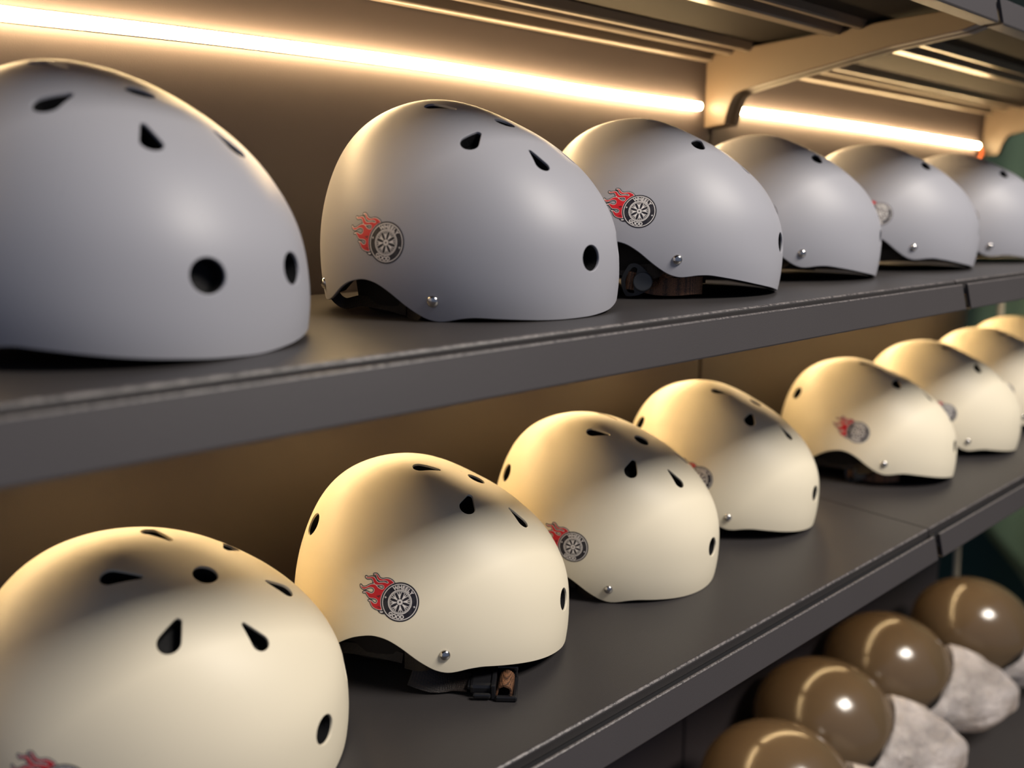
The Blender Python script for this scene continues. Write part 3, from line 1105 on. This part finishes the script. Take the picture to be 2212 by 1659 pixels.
# side-release buckle lying under the rim of the second cream helmet
def buckle(root):
    # lies flat on the shelf: undo the helmet's own tilt
    h, p, r = R(-42), R(-0.4), R(-6.5)
    till = (Matrix.Rotation(p, 4, 'Y') @ Matrix.Rotation(r, 4, 'X')).inverted()
    zoff = TL - root.matrix_world.translation.z
    base = till @ Matrix.Translation((0.000, 0.0, zoff + 0.0004))
    def bx(a, b, bev=0.0012):
        me = box_me('piece', [c * mm for c in a], [c * mm for c in b], bev * 1.0)
        me.transform(base)
        return me
    def join(name, mes):
        bm = bmesh.new()
        for m_ in mes:
            bm.from_mesh(m_)
        me = bpy.data.meshes.new(name)
        bm.to_mesh(me)
        bm.free()
        return me
    body = [bx((15, -99, 2), (35, -75, 12), 0.003), bx((13, -97, 5.5), (17, -78, 10), 0.0015), bx((18, -103, 1.5), (33, -99.5, 6), 0.0016), bx((33, -102, 0.5), (37, -73, 13.5), 0.001)]
    b = link('buckle', join('buckle', body), root, 'plastic')
    b['label'] = 'black plastic buckle'
    fr = [bx((37, -104, 0.3), (54, -100.5, 4.5), 0.001), bx((37, -74.5, 0.3), (54, -71, 14.5), 0.001), bx((51, -104, 0.3), (54.5, -71, 4), 0.001), bx((50.5, -76, 10.5), (54.5, -71, 14.5), 0.001), bx((37, -76, 12), (54, -71, 15), 0.0012)]
    link('buckle_frame', join('buckle_frame', fr), b, 'plastic')
    pts = [Vector((x, y, z)) * mm for x, y, z in ((38, -88, 2.5), (40, -88, 9.5), (45, -89, 12.0), (49.5, -90, 9.5), (50, -91, 3.0))]
    me = ribbon_me('buckle_webbing', pts, [Vector((0.05, 1, 0))] * 5, 0.023, 0.0016)
    me.transform(base)
    st = link('strap', me, root, 'web')
    st['label'] = 'copper brown woven strap loop'
    pts = [Vector((x, y, z)) * mm for x, y, z in ((14, -88, 7), (0, -86, 7), (-16, -90, 9), (-34, -92, 16))]
    me = ribbon_me('strap_tail', pts, [Vector((0, 1, 0.4)), Vector((0, 1, 0.6)), Vector((0, .7, 1)), Vector((0, .2, 1))], 0.018, 0.0014)
    me.transform(base)
    link('strap', me, root, 'webdark')
bpy.context.view_layer.update()
buckle(HL[1])

# ------------------------------------------------------------------ bronze open-face helmets on the base shelf
def jet_shell():
    nu, nv = 96, 64
    phi = np.linspace(-np.pi, np.pi, nu, endpoint=False)
    el = np.linspace(-0.95, np.pi / 2, nv)
    E, Ph = np.meshgrid(el, phi, indexing='ij')
    d = np.stack([np.cos(E) * np.cos(Ph), np.cos(E) * np.sin(Ph), np.sin(E)], -1).reshape(-1, 3)
    ab = np.array([0.128, 0.116, 0.118])
    low = np.where(d[:, 2:3] < 0, np.array([[0.122, 0.116, 0.150]]), ab[None])
    P = d * low
    T = grid_tris(nu, nv)
    brow = 0.040 - 0.95 * np.clip(0.118 - P[:, 0], 0, 1)
    F = np.where(P[:, 0] > -0.02, np.maximum(P[:, 2] - brow, -0.005 - P[:, 0]), 0.05)
    P2, T2, cv, ed = clip(P, T, F)
    nn = P2 / (np.linalg.norm(P2, axis=1)[:, None])
    i = P2 - nn * 0.006
    k = len(P2)
    faces = [tuple(t) for t in T2] + [tuple(reversed(t + k)) for t in T2]
    for a, b in ed:
        faces.append((b, a, a + k, b + k))
    for j in range(nu):
        j2 = (j + 1) % nu
    me = pydata('open_face_shell', np.concatenate([P2, i]), faces, True)
    pts = [P2[a] for a in cv]
    return me, P2[cv]

JET, EDGE = jet_shell()
JET.materials.append(MAT['bronze'])

def jet_wrap():
    """bulging visor wrapped in crumpled clear film"""
    nu, nv = 64, 48
    v, f = [], []
    for j in range(nv + 1):
        for i in range(nu + 1):
            az = R(-92) + R(184) * i / nu
            top_ = R(27) - 0.70 * abs(az) ** 1.15
            el = R(-72) + (top_ - R(-72)) * j / nv
            ce = math.cos(el)
            d = Vector((ce * math.cos(az), ce * math.sin(az), math.sin(el)))
            u_ = j / nv
            rx = 0.1275 + 0.122 * math.sin(math.pi * u_) ** 0.75
            p = Vector((d.x * rx, d.y * 0.123, d.z * 0.134 + 0.014))
            edge = min(i, nu - i) / (nu / 2)
            e2 = min(j, nv - j) / (nv / 2)
            k = 0.85 + 0.15 * min(1, 3 * edge)
            p = Vector((p.x * k, p.y, p.z))
            n1 = noise.noise(p * 14) * 0.012 + abs(noise.noise(Vector((p.x * 18, p.y * 18, p.z * 40)) + Vector((3, 1, 2)))) * 0.011
            p += d * (max(n1, -0.004) + 0.0035) * min(1.0, 0.25 + 4 * e2)
            v.append(p)
    for j in range(nv):
        for i in range(nu):
            a = j * (nu + 1) + i
            f.append((a, a + 1, a + nu + 2, a + nu + 1))
    n = len(v)
    me = pydata('wrapped_visor', v, f, True)
    return me

WRAP = jet_wrap()
WRAP.materials.append(MAT['film'])
JLIN = pydata('jet_padding', [], [])
bm = bmesh.new()
bmesh.ops.create_uvsphere(bm, u_segments=40, v_segments=24, radius=1)
for v_ in bm.verts:
    v_.co = Vector((v_.co.x * 0.110, v_.co.y * 0.104, v_.co.z * (0.108 if v_.co.z > 0 else 0.120)))
bm.to_mesh(JLIN)
bm.free()
smooth(JLIN)
JLIN.materials.append(MAT['pad'])
JRIM = tube_me('edge_trim', [(0.1285 * math.cos(a) * 0.62, 0.1165 * math.sin(a) * 0.62, -0.1205) for a in np.linspace(-np.pi, np.pi, 41)], 0.005, 8, False)
JRIM.materials.append(MAT['trim'])
zb = ZTOP['base'] + PLATE
for x, y, h, which in ((1.766, .205, -58, 'nearest to'), (1.472, .248, -56, 'second from'), (1.221, .240, -55, 'third from'), (0.997, .190, -52, 'fourth from')):
    cz = zb + 0.1262 * 0.93
    root = empty('open_face_helmet', rot=Matrix.Translation((x, y, cz)) @ Matrix.Rotation(R(h), 4, 'Z') @ Matrix.Scale(0.93, 4))
    tag(root, 'glossy bronze open-face helmet with film-wrapped visor, %s the green garments' % which, 'helmet', 'bronze open-face helmets on the base shelf')
    link('shell', JET, root)
    link('padding', JLIN, root)
    link('edge_trim', JRIM, root)
    link('wrapped_visor', WRAP, root)['label'] = 'visor wrapped in crumpled clear film'

# ------------------------------------------------------------------ green garments hanging beyond the shelving
def garment(name, cx, cy, wid, z0, z1, m, seed, yaw, flare, label, depth=0.05, tilt=0.0):
    random.seed(seed)
    root = empty(name, (cx, cy, z0))
    tag(root, label, 'garment', 'green garments hanging beyond the shelves')
    nu, nv = 72, 24
    v, f = [], []
    for j in range(nv + 1):
        t = j / nv
        z = z0 + (z1 - z0) * t
        sh = 1.0 - 0.62 * max(0, (t - 0.86) / 0.14) ** 1.6
        ww = wid * (1 + flare * (1 - t)) * sh
        for i in range(nu):
            a = 2 * math.pi * i / nu
            fold = 1 + 0.24 * math.sin(7 * a + seed) * (1 - 0.7 * t) + 0.12 * math.sin(12 * a + 2.0 * seed + 3 * t)
            px = math.sin(a) * depth * fold * (1.0 - 0.3 * t)
            py = math.cos(a) * ww / 2 + 0.010 * math.sin(5 * a + 4 * t)
            c, s = math.cos(yaw), math.sin(yaw)
            v.append((px * c - py * s, px * s + py * c, z - z0 + tilt * py * (1 - t) ** 2))
    for j in range(nv):
        for i in range(nu):
            i2 = (i + 1) % nu
            f.append((j * nu + i, j * nu + i2, (j + 1) * nu + i2, (j + 1) * nu + i))
    f.append(tuple(reversed(range(nu))))
    f.append(tuple(range(nv * nu, (nv + 1) * nu)))
    o = link('cloth', pydata('cloth', v, f, True), root, m)
    hk = tube_me('hanger_hook', catmull([(0, 0, z1 - z0 - 0.005), (0, 0, z1 - z0 + 0.03), (0, 0.02, z1 - z0 + 0.055), (0, 0.0, z1 - z0 + 0.075), (0, -0.018, z1 - z0 + 0.06)], 6), 0.002, 8)
    link('hanger_hook', hk, root, 'rivet')
    return root

g1 = garment('hanging_garment', 2.26, 0.31, 0.46, -0.80, 0.50, 'green', 3, 0.25, 0.10, 'light green garment with slanting hem hanging just beyond the shelving', 0.045, 1.15)
g2 = garment('hanging_garment', 2.44, 0.47, 0.62, -1.10, 0.50, 'dgreen', 5, 0.1, 0.2, 'dark green garment hanging behind the light green one', 0.05)
g3 = garment('hanging_garment', 2.66, 0.665, 0.60, -1.16, 0.50, 'green', 8, -0.1, 0.25, 'green garment hanging farthest along the rail', 0.05)
for pts in ([(2.135, .350, -.075), (2.135, .350, -.13), (2.137, .345, -.20)], [(2.135, .386, -.69), (2.135, .383, -.76), (2.137, .376, -.90)]):
    p = [Vector(q) - Vector((2.26, 0.31, -0.80)) for q in pts]
    link('drawstring', tube_me('drawstring', catmull(p, 6), 0.0075, 10), g1, 'pale')['label'] = 'pale hanging tape'
rail_root = empty('clothes_rail', (3.29, 0.45, 0.575))
tag(rail_root, 'thin metal clothes rail carrying the green garments', 'rail')
link('crossbar', tube_me('crossbar', [(-1.13, -0.229, 0.0), (0.0, 0.776, 0.0)], 0.008, 10), rail_root, 'rivet')
link('wall_flange', tube_me('wall_flange', [(-0.012, 0.765, 0.0), (0.008, 0.783, 0.0)], 0.028, 20), rail_root, 'rivet')
